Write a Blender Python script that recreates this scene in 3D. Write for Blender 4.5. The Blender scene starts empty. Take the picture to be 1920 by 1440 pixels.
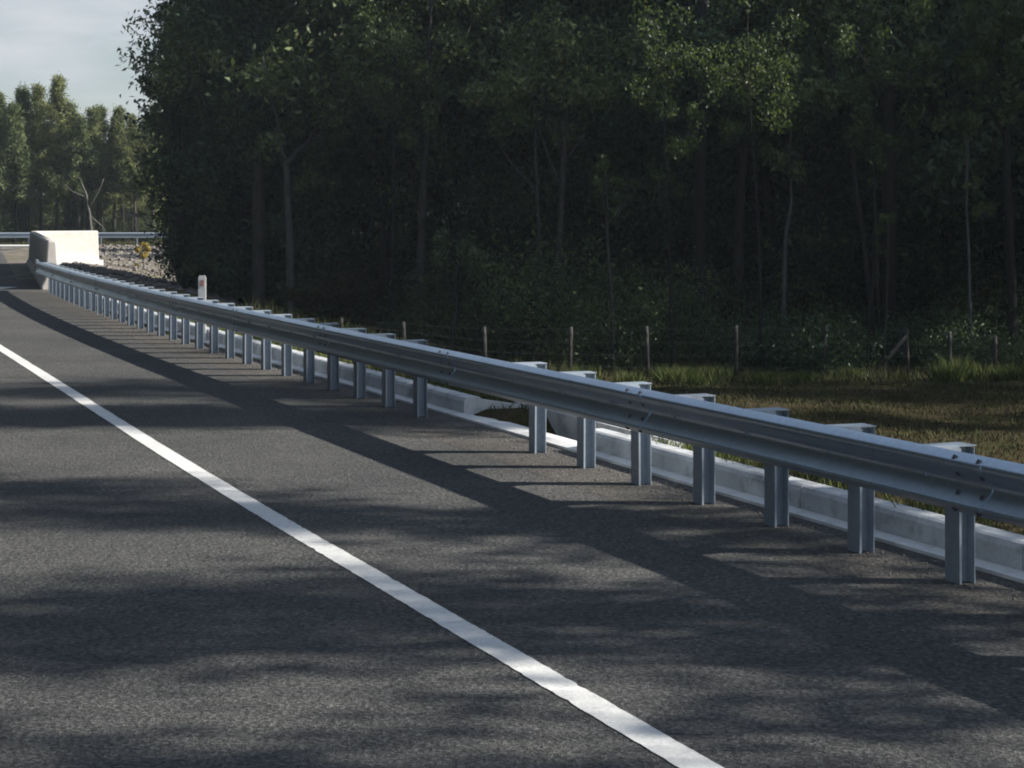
import bpy, math, random
import numpy as np
from mathutils import Vector

SC = bpy.context.scene
COL = SC.collection
F = 3627.0            # focal length in pixels of the 1920 wide photograph
HOR = 395.0           # horizon row
CAM_H = 2.0
SUN_EL, SUN_BACK = 30.0, 3.0     # elevation, degrees behind the camera's right
R = math.radians


def at(px, y, Y):
    """photograph pixel at a given distance -> world point"""
    return Vector(((px - 960) / F * Y, Y, CAM_H - (y - HOR) * Y / F))


# ------------------------------------------------------------------ bookkeeping
def tag(o, label=None, cat=None, group=None, kind=None):
    if label: o['label'] = label
    if cat: o['category'] = cat
    if group: o['group'] = group
    if kind: o['kind'] = kind
    return o


def thing(name, label, cat, loc=(0, 0, 0), group=None):
    o = bpy.data.objects.new(name, None)
    o.empty_display_size = .2
    COL.objects.link(o)
    o.location = loc
    return tag(o, label, cat, group)


def link(name, me, parent=None, loc=None):
    o = bpy.data.objects.new(name, me)
    COL.objects.link(o)
    if parent is not None: o.parent = parent
    if loc is not None: o.location = loc
    return o


def dup(root, loc, rot=0.0, scale=1.0, label=None, group=None):
    r = root.copy(); COL.objects.link(r)
    r.location = loc; r.rotation_euler = (0, 0, rot)
    r.scale = (scale, scale, scale) if not isinstance(scale, tuple) else scale
    if label: r['label'] = label
    if group: r['group'] = group
    for ch in list(root.children):
        c = ch.copy(); COL.objects.link(c); c.parent = r
        for g in list(ch.children):
            q = g.copy(); COL.objects.link(q); q.parent = c
    return r


class MB:
    """collects vertices and faces, links them as ONE mesh object"""
    def __init__(self): self.v, self.f, self.mi, self.sm = [], [], [], []

    def add(self, vs, fs, mi=0, smooth=False):
        b = len(self.v)
        self.v += [tuple(p) for p in vs]
        for q in fs:
            self.f.append(tuple(b + k for k in q)); self.mi.append(mi); self.sm.append(smooth)

    def box(self, c, s, mi=0, ax=None):
        """box centred on c with size s along axes ax (list of 3 vectors)"""
        ax = ax or (Vector((1, 0, 0)), Vector((0, 1, 0)), Vector((0, 0, 1)))
        c = Vector(c); vs = []
        for i in (-.5, .5):
            for j in (-.5, .5):
                for k in (-.5, .5):
                    vs.append(c + ax[0] * (i * s[0]) + ax[1] * (j * s[1]) + ax[2] * (k * s[2]))
        self.add(vs, [(0, 1, 3, 2), (4, 6, 7, 5), (0, 4, 5, 1), (2, 3, 7, 6), (0, 2, 6, 4), (1, 5, 7, 3)], mi)

    def tube(self, pts, rad, n=7, mi=0, cap=True):
        pts = [Vector(p) for p in pts]
        rings = []
        ref = Vector((.3, .9, .1)).normalized()
        for i, p in enumerate(pts):
            d = (pts[min(i + 1, len(pts) - 1)] - pts[max(i - 1, 0)]).normalized()
            a = d.cross(ref)
            if a.length < .05: a = d.cross(Vector((1, 0, 0)))
            a.normalize(); b = d.cross(a)
            rings.append([p + (a * math.cos(t) + b * math.sin(t)) * rad[i]
                          for t in [2 * math.pi * k / n for k in range(n)]])
        vs = [q for r in rings for q in r]
        fs = []
        for i in range(len(pts) - 1):
            for k in range(n):
                fs.append((i * n + k, i * n + (k + 1) % n, (i + 1) * n + (k + 1) % n, (i + 1) * n + k))
        if cap:
            fs.append(tuple(range(n))[::-1]); fs.append(tuple((len(pts) - 1) * n + k for k in range(n)))
        self.add(vs, fs, mi, True)

    def mesh(self, name, mats):
        me = bpy.data.meshes.new(name)
        me.from_pydata(self.v, [], self.f)
        for m in mats: me.materials.append(m)
        me.polygons.foreach_set('material_index', self.mi)
        me.polygons.foreach_set('use_smooth', self.sm)
        me.update()
        return me

    def build(self, name, mats, parent=None, loc=None):
        if not isinstance(mats, (list, tuple)): mats = [mats]
        return link(name, self.mesh(name, mats), parent, loc)


# ------------------------------------------------------------------ materials
def mat(name):
    m = bpy.data.materials.new(name); m.use_nodes = True
    nt = m.node_tree; bs = nt.nodes['Principled BSDF']
    return m, nt, bs


def N(nt, t, **kw):
    n = nt.nodes.new(t)
    for k, v in kw.items():
        if k in n.inputs: n.inputs[k].default_value = v
        else: setattr(n, k, v)
    return n


def ramp(nt, src, stops):
    r = nt.nodes.new('ShaderNodeValToRGB')
    e = r.color_ramp.elements
    while len(e) < len(stops): e.new(.5)
    for el, (p, c) in zip(e, stops):
        el.position = p; el.color = (*c, 1) if len(c) == 3 else c
    nt.links.new(src, r.inputs[0])
    return r.outputs[0]


def g(v, w=0.0): return (v * (1 + w), v, v * (1 - w))


def mixc(nt, fac, a, b, mode='MIX'):
    m = nt.nodes.new('ShaderNodeMix'); m.data_type = 'RGBA'; m.blend_type = mode
    for s, v in ((0, fac), (6, a), (7, b)):
        if hasattr(v, 'links'): nt.links.new(v, m.inputs[s])
        elif isinstance(v, (int, float)): m.inputs[s].default_value = v
        else: m.inputs[s].default_value = (*v, 1)
    return m.outputs[2]


def noise(nt, coord, scale, detail=3, rough=.55, out=0):
    n = N(nt, 'ShaderNodeTexNoise', Scale=scale, Detail=detail, Roughness=rough)
    nt.links.new(coord, n.inputs['Vector'])
    return n.outputs[out]


def bump(nt, h, bs, strength, dist):
    b = N(nt, 'ShaderNodeBump', Strength=strength, Distance=dist)
    nt.links.new(h, b.inputs['Height']); nt.links.new(b.outputs[0], bs.inputs['Normal'])


def world_pos(nt):
    return nt.nodes.new('ShaderNodeNewGeometry').outputs['Position']


def m_asphalt(name, dark, mid, light, warm):
    m, nt, bs = mat(name)
    p = world_pos(nt)
    fine = noise(nt, p, 40, 3, .65)
    grit = N(nt, 'ShaderNodeTexVoronoi', Scale=34.0); nt.links.new(p, grit.inputs['Vector'])
    c1 = ramp(nt, fine, [(.30, g(dark, warm)), (.52, g(mid, warm)), (.72, g(light, warm))])
    c2 = ramp(nt, grit.outputs['Color'], [(.1, (.6, .6, .6)), (.85, (1.28, 1.28, 1.26))])
    c = mixc(nt, .8, c1, c2, 'MULTIPLY')
    big = ramp(nt, noise(nt, p, .55, 4, .6), [(.3, (.74, .75, .77)), (.7, (1.12, 1.11, 1.09))])
    c = mixc(nt, 1, c, big, 'MULTIPLY')
    nt.links.new(c, bs.inputs['Base Color'])
    bs.inputs['Roughness'].default_value = .9
    bs.inputs['Specular IOR Level'].default_value = .18
    bump(nt, fine, bs, .9, .02)
    return m


def m_concrete(name, base, warm, stain=.6):
    m, nt, bs = mat(name)
    p = world_pos(nt)
    c = ramp(nt, noise(nt, p, 5, 5, .65), [(.28, g(base * stain, warm)), (.5, g(base, warm)), (.75, g(base * 1.12, warm * .8))])
    f = ramp(nt, noise(nt, p, 60, 3), [(.3, (.88, .88, .88)), (.7, (1.06, 1.06, 1.06))])
    nt.links.new(mixc(nt, 1, c, f, 'MULTIPLY'), bs.inputs['Base Color'])
    bs.inputs['Roughness'].default_value = .85
    bs.inputs['Specular IOR Level'].default_value = .25
    bump(nt, noise(nt, p, 45, 4), bs, .35, .008)
    return m


def m_galv(name, base, rough, metal):
    m, nt, bs = mat(name)
    p = world_pos(nt)
    v = N(nt, 'ShaderNodeTexVoronoi', Scale=38.0); nt.links.new(p, v.inputs['Vector'])
    sp = ramp(nt, v.outputs['Color'], [(.2, (.92, .92, .92)), (.9, (1.05, 1.05, 1.05))])
    big = ramp(nt, noise(nt, p, 1.8, 4, .55), [(.3, (base * .76, base * .90, base * 1.06)), (.7, (base * .84, base * .99, base * 1.17))])
    nt.links.new(mixc(nt, 1, big, sp, 'MULTIPLY'), bs.inputs['Base Color'])
    bs.inputs['Metallic'].default_value = metal
    r = ramp(nt, noise(nt, p, 3, 3), [(.3, (rough * .92,) * 3), (.7, (rough * 1.1,) * 3)])
    nt.links.new(r, bs.inputs['Roughness'])
    bump(nt, noise(nt, p, 3, 2), bs, .02, .01)
    return m


def m_leaf(name, cols, transl=.25, spec=.25, pscale=.8):
    """cols: list of linear colours, picked per leaf and per clump"""
    m, nt, bs = mat(name)
    geo = nt.nodes.new('ShaderNodeNewGeometry')
    oi = nt.nodes.new('ShaderNodeObjectInfo')
    stops = [(i / max(1, len(cols) - 1), c) for i, c in enumerate(cols)]
    tc = nt.nodes.new('ShaderNodeTexCoord')
    cl = noise(nt, tc.outputs['Object'], pscale, 3)
    ad = N(nt, 'ShaderNodeMath', operation='ADD'); nt.links.new(geo.outputs['Random Per Island'], ad.inputs[0])
    sh = N(nt, 'ShaderNodeMath', operation='MULTIPLY_ADD'); sh.inputs[1].default_value = 2.2; sh.inputs[2].default_value = -1.1
    nt.links.new(cl, sh.inputs[0]); nt.links.new(sh.outputs[0], ad.inputs[1])
    c = ramp(nt, ad.outputs[0], stops)
    tint = ramp(nt, oi.outputs['Random'], [(0, (.75, .8, .8)), (1, (1.2, 1.15, 1.05))])
    c = mixc(nt, 1, c, tint, 'MULTIPLY')
    nt.links.new(c, bs.inputs['Base Color'])
    bs.inputs['Roughness'].default_value = .5
    bs.inputs['Specular IOR Level'].default_value = spec
    tr = nt.nodes.new('ShaderNodeBsdfTranslucent')
    tcn = mixc(nt, 1, c, (1.25, 1.3, .6), 'MULTIPLY')
    nt.links.new(tcn, tr.inputs['Color'])
    mx = nt.nodes.new('ShaderNodeMixShader'); mx.inputs[0].default_value = transl
    nt.links.new(bs.outputs[0], mx.inputs[1]); nt.links.new(tr.outputs[0], mx.inputs[2])
    nt.links.new(mx.outputs[0], nt.nodes['Material Output'].inputs['Surface'])
    return m


def m_bark(name, a, b, warm=.08):
    m, nt, bs = mat(name)
    tc = nt.nodes.new('ShaderNodeTexCoord')
    mp = N(nt, 'ShaderNodeMapping'); mp.inputs['Scale'].default_value = (6, 6, 1.2)
    nt.links.new(tc.outputs['Object'], mp.inputs[0])
    h = noise(nt, mp.outputs[0], 2.2, 5, .65)
    nt.links.new(ramp(nt, h, [(.3, g(a, warm)), (.7, g(b, warm))]), bs.inputs['Base Color'])
    bs.inputs['Roughness'].default_value = .9
    bs.inputs['Specular IOR Level'].default_value = .15
    bump(nt, h, bs, .6, .03)
    return m


def m_plain(name, c, rough=.6, metal=0.0):
    m, nt, bs = mat(name)
    p = world_pos(nt)
    k = ramp(nt, noise(nt, p, 14, 4), [(.3, tuple(x * .82 for x in c)), (.7, tuple(min(1, x * 1.08) for x in c))])
    nt.links.new(k, bs.inputs['Base Color'])
    bs.inputs['Roughness'].default_value = rough; bs.inputs['Metallic'].default_value = metal
    return m


ASPHALT = m_asphalt('asphalt', .042, .085, .17, .0)
SHOULDER = m_asphalt('shoulder_seal', .045, .09, .17, .05)
CONC = m_concrete('kerb_concrete', .54, -.03, .5)
CONC_BR = m_concrete('edge_concrete', .66, .0, .75)
CONC_BAR = m_concrete('barrier_concrete', .52, .06, .85)
GALV = m_galv('galvanised_steel', .58, .30, .82)
GALV_POST = m_galv('galvanised_post', .36, .55, .25)
BOLT = m_plain('bolt_steel', (.13, .13, .15), .5, .7)
FAR_GALV = m_galv('weathered_galvanised', .5, .5, .45)
BARK_D = m_bark('dark_bark', .012, .03)
BARK_P = m_bark('pale_bark', .06, .15, .05)
BARK_M = m_bark('grey_bark', .03, .085)
LEAF_D = m_leaf('gum_leaves', [(.035, .058, .03), (.07, .102, .05), (.115, .155, .072), (.20, .225, .11)])
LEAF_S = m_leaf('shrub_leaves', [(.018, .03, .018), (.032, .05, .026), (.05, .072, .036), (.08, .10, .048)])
LEAF_K = m_leaf('rail_darkening_leaves', [(.008, .012, .009), (.014, .02, .014), (.022, .03, .02)], .1, .1)  # leaves darkened to keep green out of the guardrail's reflections
LEAF_Y = m_leaf('yellow_leaves', [(.16, .13, .03), (.26, .21, .05), (.34, .28, .09)])
LEAF_B = m_leaf('sapling_leaves', [(.035, .06, .026), (.065, .095, .042), (.10, .125, .06)], .35)
LEAF_G = m_leaf('bluish_leaves', [(.04, .066, .042), (.07, .115, .066), (.12, .17, .10)])
LEAF_R = m_leaf('ruddy_leaves', [(.035, .032, .016), (.06, .05, .024), (.09, .075, .035)])
LEAF_P = m_leaf('pine_needles', [(.07, .09, .045), (.115, .14, .062), (.175, .195, .085)], .15, .15)
FENCE_W = m_bark('fence_timber', .03, .075, .04)
WIRE = m_plain('fence_wire', (.08, .08, .08), .5, .6)
WHITE = m_plain('white_plastic', (.72, .72, .72), .45)
RED = m_plain('red_reflector', (.45, .22, .2), .3)


def m_paint():
    m, nt, bs = mat('road_paint')
    p = world_pos(nt)
    wear = ramp(nt, noise(nt, p, 16, 5, .7), [(.30, (.30, .30, .30)), (.38, (.66, .66, .65)), (.7, (.78, .78, .76))])
    gr = ramp(nt, noise(nt, p, 80, 2), [(.3, (.86, .86, .86)), (.7, (1.04, 1.04, 1.04))])
    big = ramp(nt, noise(nt, p, 1.3, 3), [(.3, (.88, .88, .88)), (.7, (1.04, 1.04, 1.04))])
    c = mixc(nt, 1, mixc(nt, 1, wear, gr, 'MULTIPLY'), big, 'MULTIPLY')
    nt.links.new(c, bs.inputs['Base Color'])
    bs.inputs['Roughness'].default_value = .7
    bump(nt, noise(nt, p, 42, 2, .6), bs, .4, .006)
    return m


PAINT = m_paint()

# ------------------------------------------------------------------ rail path
YT = np.arange(-6, 110, .05)
def _slope(y):
    return np.interp(y, [24, 45, 56], [-.395, -.33, -.275])
_sl = _slope(YT)
XT = np.concatenate([[0], np.cumsum((_sl[1:] + _sl[:-1]) / 2 * .05)])
XT += .21 - np.interp(16, YT, XT)
ST = np.concatenate([[0], np.cumsum(np.sqrt(1 + ((_sl[1:] + _sl[:-1]) / 2) ** 2) * .05)])
ST -= np.interp(16, YT, ST)          # s = 0 at the post standing 16 m away


def xp(y): return float(np.interp(y, YT, XT))
def s_of(y): return float(np.interp(y, YT, ST))


def frame(s):
    y = float(np.interp(s, ST, YT)); m = float(_slope(y))
    t = Vector((m, 1, 0)).normalized()
    return Vector((xp(y), y, 0)), t, Vector((t.y, -t.x, 0))     # point, forward, right


def P(s, d, z=0.0):
    p, t, r = frame(s)
    q = p + r * d
    return Vector((q.x, q.y, z))


def srange(a, b, step):
    n = max(2, int(round(abs(b - a) / step)) + 1)
    return list(np.linspace(a, b, n))


def sweep(mb, prof, ss, mi=0, closed=True, caps=True, smooth=False, fn=None):
    """prof: list of (d, z); swept along stations ss"""
    fn = fn or P
    n = len(prof); vs = []
    for s in ss:
        for d, z in prof: vs.append(fn(s, d, z))
    fs = []
    m = n if closed else n - 1
    for i in range(len(ss) - 1):
        for k in range(m):
            k2 = (k + 1) % n
            fs.append((i * n + k, (i + 1) * n + k, (i + 1) * n + k2, i * n + k2))
    if caps and closed:
        fs.append(tuple(range(n))); fs.append(tuple((len(ss) - 1) * n + k for k in range(n))[::-1])
    mb.add(vs, fs, mi, smooth)


def sstep(a, b, x):
    t = np.clip((x - a) / (b - a), 0, 1)
    return t * t * (3 - 2 * t)


# ------------------------------------------------------------------ terrain
GAP0, GAP1 = s_of(15.95), s_of(18.65)    # the opening in the kerb


def terrain(X, Y):
    X = np.asarray(X, float); Y = np.asarray(Y, float)
    px = np.interp(Y, YT, XT)
    d = (X - px) * .935
    s = np.interp(Y, YT, ST) + d * .36
    inn = sstep(.42, .62, d)
    h = -.03 + inn * .09
    fall = sstep(1.2, 10.8, d) * (1 - sstep(68, 88, Y))
    h = h - 1.87 * fall
    gap = inn * (1 - sstep(1.0, 1.7, d)) * sstep(GAP0 - .15, GAP0 + .15, s) * (1 - sstep(GAP1 - .15, GAP1 + .15, s))
    h = h - .22 * gap
    n = np.sin(X * 1.3 + Y * .7) * .02 + np.sin(X * .37 - Y * .53 + 1.3) * .05 + np.sin(X * 3.1 + 2 * np.sin(Y * 2.3)) * .012
    return h + n * sstep(1.2, 3, d) * (1 - sstep(110, 130, np.abs(Y)))


def th(x, y): return float(terrain(x, y))


xs = np.unique(np.round(np.concatenate([[-1200, -500, -220, -120, -80], np.arange(-60, -14, 2.0), np.arange(-14, -4, .8), np.arange(-4, 9, .25),
                                         np.arange(9, 24, .8), np.arange(24, 60, 3.0), [70, 120, 220, 500, 1200]]), 3))
ys = np.unique(np.round(np.concatenate([[-400, -120, -40], np.arange(-10, 8, 1.5), np.arange(8, 26, .3), np.arange(26, 60, .8),
                                         np.arange(60, 140, 2.5), [160, 200, 320, 700, 1500]]), 3))
GX, GY = np.meshgrid(xs, ys)
GZ = terrain(GX, GY)
nx, ny = len(xs), len(ys)
me = bpy.data.meshes.new('ground')
idx = np.arange(nx * ny).reshape(ny, nx)
quads = np.stack([idx[:-1, :-1], idx[:-1, 1:], idx[1:, 1:], idx[1:, :-1]], -1).reshape(-1, 4)
me.from_pydata(np.stack([GX, GY, GZ], -1).reshape(-1, 3).tolist(), [], quads.tolist())
me.polygons.foreach_set('use_smooth', [True] * len(quads))
DG = (GX - np.interp(GY, YT, XT)) * .935
lit = sstep(46.5, 49.5, GY + .35 * np.sin(GX * 1.7)) * sstep(4.5, 8, DG) * (1 - sstep(70, 76, GY))
gra = sstep(52, 58, GY) * (1 - sstep(4.5, 8, DG) * (1 - sstep(66, 74, GY))) * (1 - sstep(109, 112, GY))
at1 = me.attributes.new('litter', 'FLOAT', 'POINT'); at1.data.foreach_set('value', lit.reshape(-1))
at2 = me.attributes.new('gravel', 'FLOAT', 'POINT'); at2.data.foreach_set('value', gra.reshape(-1))

m, nt, bs = mat('ground_cover')
p = world_pos(nt)
gr = ramp(nt, noise(nt, p, 1.4, 5, .65), [(.30, (.025, .035, .012)), (.45, (.055, .048, .022)), (.58, (.065, .052, .03)), (.75, (.04, .05, .016))])
gr = mixc(nt, .85, gr, ramp(nt, noise(nt, p, 22, 4, .7), [(.3, (.5, .5, .5)), (.7, (1.3, 1.25, 1.15))]), 'MULTIPLY')
li = ramp(nt, noise(nt, p, 3, 5, .7), [(.3, (.018, .014, .009)), (.7, (.055, .042, .026))])
vo = N(nt, 'ShaderNodeTexVoronoi', Scale=2.6); nt.links.new(p, vo.inputs['Vector'])
gv = ramp(nt, vo.outputs['Color'], [(.1, (.13, .118, .105)), (.9, (.25, .23, .21))])
gv = mixc(nt, 1, gv, ramp(nt, noise(nt, p, .5, 4), [(.35, (.8, .85, .6)), (.6, (1.05, 1.0, 1.0))]), 'MULTIPLY')
a1 = N(nt, 'ShaderNodeAttribute', attribute_name='litter'); a2 = N(nt, 'ShaderNodeAttribute', attribute_name='gravel')
c = mixc(nt, a1.outputs['Fac'], gr, li); c = mixc(nt, a2.outputs['Fac'], c, gv)
nt.links.new(c, bs.inputs['Base Color']); bs.inputs['Roughness'].default_value = 1.0
bs.inputs['Specular IOR Level'].default_value = .073
bump(nt, noise(nt, p, 12, 5, .7), bs, .9, .06)
me.materials.append(m)
tag(link('ground', me), kind='structure')

# ------------------------------------------------------------------ road, shoulder, painted lines
def ribbon(name, s0, s1, d0, d1, z, material, step=.6, cols=1):
    mb = MB(); ss = srange(s0, s1, step)
    ds = list(np.linspace(d0, d1, cols + 1))
    vs = [P(s, d, z) for s in ss for d in ds]
    n = len(ds)
    fs = [(i * n + k, i * n + k + 1, (i + 1) * n + k + 1, (i + 1) * n + k) for i in range(len(ss) - 1) for k in range(n - 1)]
    mb.add(vs, fs)
    return tag(mb.build(name, material), kind='structure')


ribbon('road', -21, s_of(96), -11.5, -.42, 0.0, ASPHALT)
ribbon('shoulder', -21, s_of(56), -.50, .30, 0.0013, SHOULDER)
mb = MB(); rr_ = random.Random(3)
ss = srange(-21, s_of(14), .05) + srange(s_of(14) + .1, s_of(90), .3)
vs = []
for s in ss:
    a_ = rr_.gauss(0, .0018); b_ = rr_.gauss(0, .0018)
    if rr_.random() < .05: a_ += rr_.uniform(.003, .007)
    if rr_.random() < .05: b_ -= rr_.uniform(.003, .007)
    ease = .2 * float(sstep(s_of(13), s_of(29), s))
    vs += [P(s, -2.97 + ease + a_, .004), P(s, -2.82 + ease + b_, .004)]
mb.add(vs, [(2 * i, 2 * i + 1, 2 * i + 3, 2 * i + 2) for i in range(len(ss) - 1)])
tag(mb.build('edge_line', PAINT), kind='structure')
# crossing road at the far end, running left to right
mb = MB()
mb.add([(-160, 95, .004), (-12, 95, .004), (-12, 103.5, .004), (-160, 103.5, .004)], [(0, 1, 2, 3)])
tag(mb.build('crossing_road', ASPHALT), kind='structure')
mb = MB()
prof = [(96.5, .0), (96.5, .02), (106.0, .03), (106.0, .0)]
mb.box((-70, 105, .06), (90, 3.6, .12))
tag(mb.build('crossing_kerb', CONC_BR), kind='structure')
# pale bar across the left lane at the junction
mb = MB()
a, b = at(17, 540, 50), at(-150, 540, 50)
mb.add([(a.x, 49.2, .009), (b.x, 49.2, .009), (b.x, 50.5, .009), (a.x + .1, 50.5, .009)], [(0, 1, 2, 3)])
tag(mb.build('pale_bar', PAINT), kind='structure')

# ------------------------------------------------------------------ kerb
KP = [(.40, -.06), (.40, .145), (.415, .175), (.44, .185), (.56, .185), (.575, .17), (.575, -.06)]
def kerb(s0, s1):
    mb = MB()
    L = 2.4; s = s0
    while s < s1 - .2:
        e = min(s + L, s1)
        sweep(mb, KP, srange(s, e - .012, .5))
        s = e
    return tag(mb.build('kerb', CONC), kind='structure')


kerb(-18, GAP0)
kerb(GAP1, s_of(48))
mb = MB(); sweep(mb, [(.285, -.03), (.285, .022), (.395, .034), (.395, -.03)], srange(-18, s_of(48), .5))
tag(mb.build('kerb_edge_strip', CONC_BR), kind='structure')

# drain opening: apron, wing walls and back wall
p0, t0, r0 = frame((GAP0 + GAP1) / 2)
dr = thing('drain_inlet', 'low concrete drain opening in the kerb under the widest gap in the guardrail posts', 'drain', p0)
def loc_sweep(prof, ss): 
    mb_ = MB(); sweep(mb_, prof, ss, fn=lambda s, d, z: P(s, d, z) - p0); return mb_
loc_sweep([(.397, -.03), (.397, .030), (.66, -.01), (.66, -.06)], srange(GAP0 - .0 + .02, GAP1 - .02, .4)).build('apron', CONC_BR, dr)
loc_sweep([(1.02, -.3), (1.02, .10), (1.18, .10), (1.18, -.3)], srange(GAP0 - .3, GAP1 + .25, .4)).build('back_wall', CONC, dr)
for sa in (GAP0 - .16, GAP1 + .03):
    loc_sweep([(.578, -.2), (.578, .16), (1.018, .085), (1.018, -.2)], srange(sa, sa + .13, .13)).build('wing_wall', CONC, dr)

# ------------------------------------------------------------------ guardrail
def wprofile(off=0.0, zc=.594):
    ctl = [(.012, .156), (.018, .153), (.068, .126), (.081, .112), (.081, .088), (.070, .074), (.014, .032), (.004, .018), (.008, -.018),
           (.018, -.032), (.074, -.096), (.081, -.104), (.081, -.113), (.070, -.124), (.020, -.150), (.012, -.156)]
    front = [(-.212 - d - off, zc + z) for d, z in ctl]
    back = [(-.212 - d - off + .004, zc + z * .985) for d, z in ctl][::-1]
    return front + back


gp, gt, grt = frame(0)
rail = thing('guardrail', 'long galvanised steel guardrail curving along the near edge of the road', 'guardrail', gp)
RL = lambda s, d, z: P(s, d, z) - gp
s_end = s_of(48.0)
joints = [-14.3, -10.3, -6.3, -2.3, 1.7, 5.7, 9.7, 13.7, 17.7, 21.7, 25.7, 29.7, 33.7]
joints = [j for j in joints if j < s_end - 1] + [s_end]
for k in range(len(joints) - 1):
    a, b = joints[k], joints[k + 1]
    mb = MB()
    ss = srange(a - .3, b, .25) if k else srange(a, b, .25)
    n = len(wprofile())
    vs = []
    for s in ss:
        off = .0045 if (k and s < a + .02) else (.0045 * max(0, 1 - (s - a) / .25) if k and s < a + .25 else 0)
        vs += [RL(s, d, z) for d, z in wprofile(off)]
    fs = [(i * n + q, (i + 1) * n + q, (i + 1) * n + (q + 1) % n, i * n + (q + 1) % n) for i in range(len(ss) - 1) for q in range(n)]
    fs += [tuple(range(n)), tuple((len(ss) - 1) * n + q for q in range(n))[::-1]]
    mb.add(vs, fs, 0, True)
    if k:                                                        # splice bolts
        for s in (a - .26, a - .05):
            for d, z, dz in ((-.268, .725, .5), (-.268, .463, -.5), (-.246, .645, -.4), (-.246, .543, .4)):
                c, t, r = frame(s)
                nrm = (-r + Vector((0, 0, dz * 1.3))).normalized()
                up = t.cross(nrm)
                mb.box(RL(s, d - .006, z), (.024, .024, .016), 1, (t, up, nrm))
    bo = mb.build('beam', [GALV, BOLT], rail)
    md = bo.modifiers.new('edge', 'EDGE_SPLIT'); md.split_angle = R(50)


def post_mesh():
    """C section post with a block towards the rail; local x = right of road, y = forward"""
    mb = MB(); t = .006
    A, B = .135, .10                        # along the road, across it
    H0, H1 = -.25, .73
    def plate(x0, x1, y0, y1, z0=H0, z1=H1): mb.box(((x0 + x1) / 2, (y0 + y1) / 2, (z0 + z1) / 2), (x1 - x0, y1 - y0, z1 - z0))
    plate(-B / 2, -B / 2 + t, -A / 2, A / 2)                 # road side flange
    plate(B / 2 - t, B / 2, -A / 2, A / 2)                   # back flange
    plate(-B / 2 + t, B / 2 - t, -.002, .004)  # web between the flanges
    plate(-B / 2 + t, -B / 2 + .014, -A / 2, -A / 2 + t)     # lip
    return mb


def block_mesh():
    mb = MB(); t = .006
    x0, x1, y0, y1, z0, z1 = -.215, -.052, -.075, .075, .45, .738
    mb.box(((x0 + x1) / 2, y0 + t / 2, (z0 + z1) / 2), (x1 - x0, t, z1 - z0))
    mb.box(((x0 + x1) / 2, y1 - t / 2, (z0 + z1) / 2), (x1 - x0, t, z1 - z0))
    mb.box((x0 + t / 2, 0, (z0 + z1) / 2), (t, y1 - y0 - 2 * t, z1 - z0))
    mb.box((x1 - t / 2, 0, (z0 + z1) / 2), (t, y1 - y0 - 2 * t, z1 - z0))
    mb.box(((x0 + .055) / 2, 0, z1 + .003), (.055 - x0, y1 - y0, t))
    return mb


PM = post_mesh().mesh('post', [GALV_POST]); BM = block_mesh().mesh('blockout', [GALV_POST])
rb = MB(); 
for z in (.594,): rb.tube([(-.226, 0, z), (-.205, 0, z)], [.013, .013], 8)
BLT = rb.mesh('bolt', [GALV_POST])
rng = random.Random(4)
i = 8
while True:
    s = -i
    if s > s_end - .6: break
    if i not in (-1, -2) and s >= -18:
        c, t, r = frame(s)
        po = link('post', PM, rail, c - gp)
        po.rotation_euler = (rng.uniform(-.006, .006), rng.uniform(-.006, .006), math.atan2(t.y, t.x) - math.pi / 2)
        link('blockout', BM, po)
        link('bolt', BLT, po)
    i -= 1
# transition shoe on the concrete wall
mb = MB()
c, t, r = frame(s_end)
mb.box(RL(s_end + .25, -.235, .6), (.05, .62, .36), 0, (r, t, Vector((0, 0, 1))))
for dz in (-.1, 0, .1): mb.box(RL(s_end + .3, -.27, .6 + dz), (.03, .04, .04), 1, (r, t, Vector((0, 0, 1))))
mb.build('end_shoe', [GALV, BOLT], rail)

# ------------------------------------------------------------------ concrete barrier at the rail's end
FP = [(-.14, -.08), (-.14, .08), (-.05, .26), (.0, 1.18), (.03, 1.24), (.22, 1.24), (.25, 1.18), (.30, .30), (.36, .08), (.36, -.08)]
pts = []
for y in np.arange(49.0, 72.2, .6): pts.append(Vector((xp(50.6) + .12 - .268 * (y - 50.6), y, 0)))
e = pts[-1]; d0 = (pts[-1] - pts[-2]).normalized()
ang0 = math.atan2(d0.y, d0.x); rad = .9
ctr = e + Vector((d0.y, -d0.x, 0)) * rad
for k in range(1, 9):
    a = ang0 + math.pi / 2 - R(9.0 * k)
    pts.append(ctr + Vector((math.cos(a), math.sin(a), 0)) * rad)
d1 = (pts[-1] - pts[-2]).normalized()
last = pts[-1]
for k in (1, 2): pts.append(last + d1 * (1.0 * k))
base = pts[0].copy()
wall = thing('concrete_barrier', 'tall pale concrete barrier wall at the far end of the steel guardrail', 'barrier', base)
mb = MB(); vs = []; n = len(FP)
for i, q in enumerate(pts):
    d = (pts[min(i + 1, len(pts) - 1)] - pts[max(i - 1, 0)]).normalized()
    r = Vector((d.y, -d.x, 0))
    for dd, z in FP: vs.append(q + r * dd + Vector((0, 0, z)) - base)
fs = [(i * n + k, (i + 1) * n + k, (i + 1) * n + (k + 1) % n, i * n + (k + 1) % n) for i in range(len(pts) - 1) for k in range(n)]
fs += [tuple(range(n)), tuple((len(pts) - 1) * n + k for k in range(n))[::-1]]
mb.add(vs, fs)
wo = mb.build('wall', CONC_BAR, wall)
bv = wo.modifiers.new('round', 'BEVEL'); bv.width = .05; bv.segments = 3; bv.limit_method = 'ANGLE'; bv.angle_limit = R(35)
mb = MB()
dd = d1; rr = Vector((dd.y, -dd.x, 0))
mb.box(last + dd * .8 + rr * .55 - base + Vector((0, 0, -.02)), (2.3, .45, .30), 0, (dd, rr, Vector((0, 0, 1))))
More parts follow.
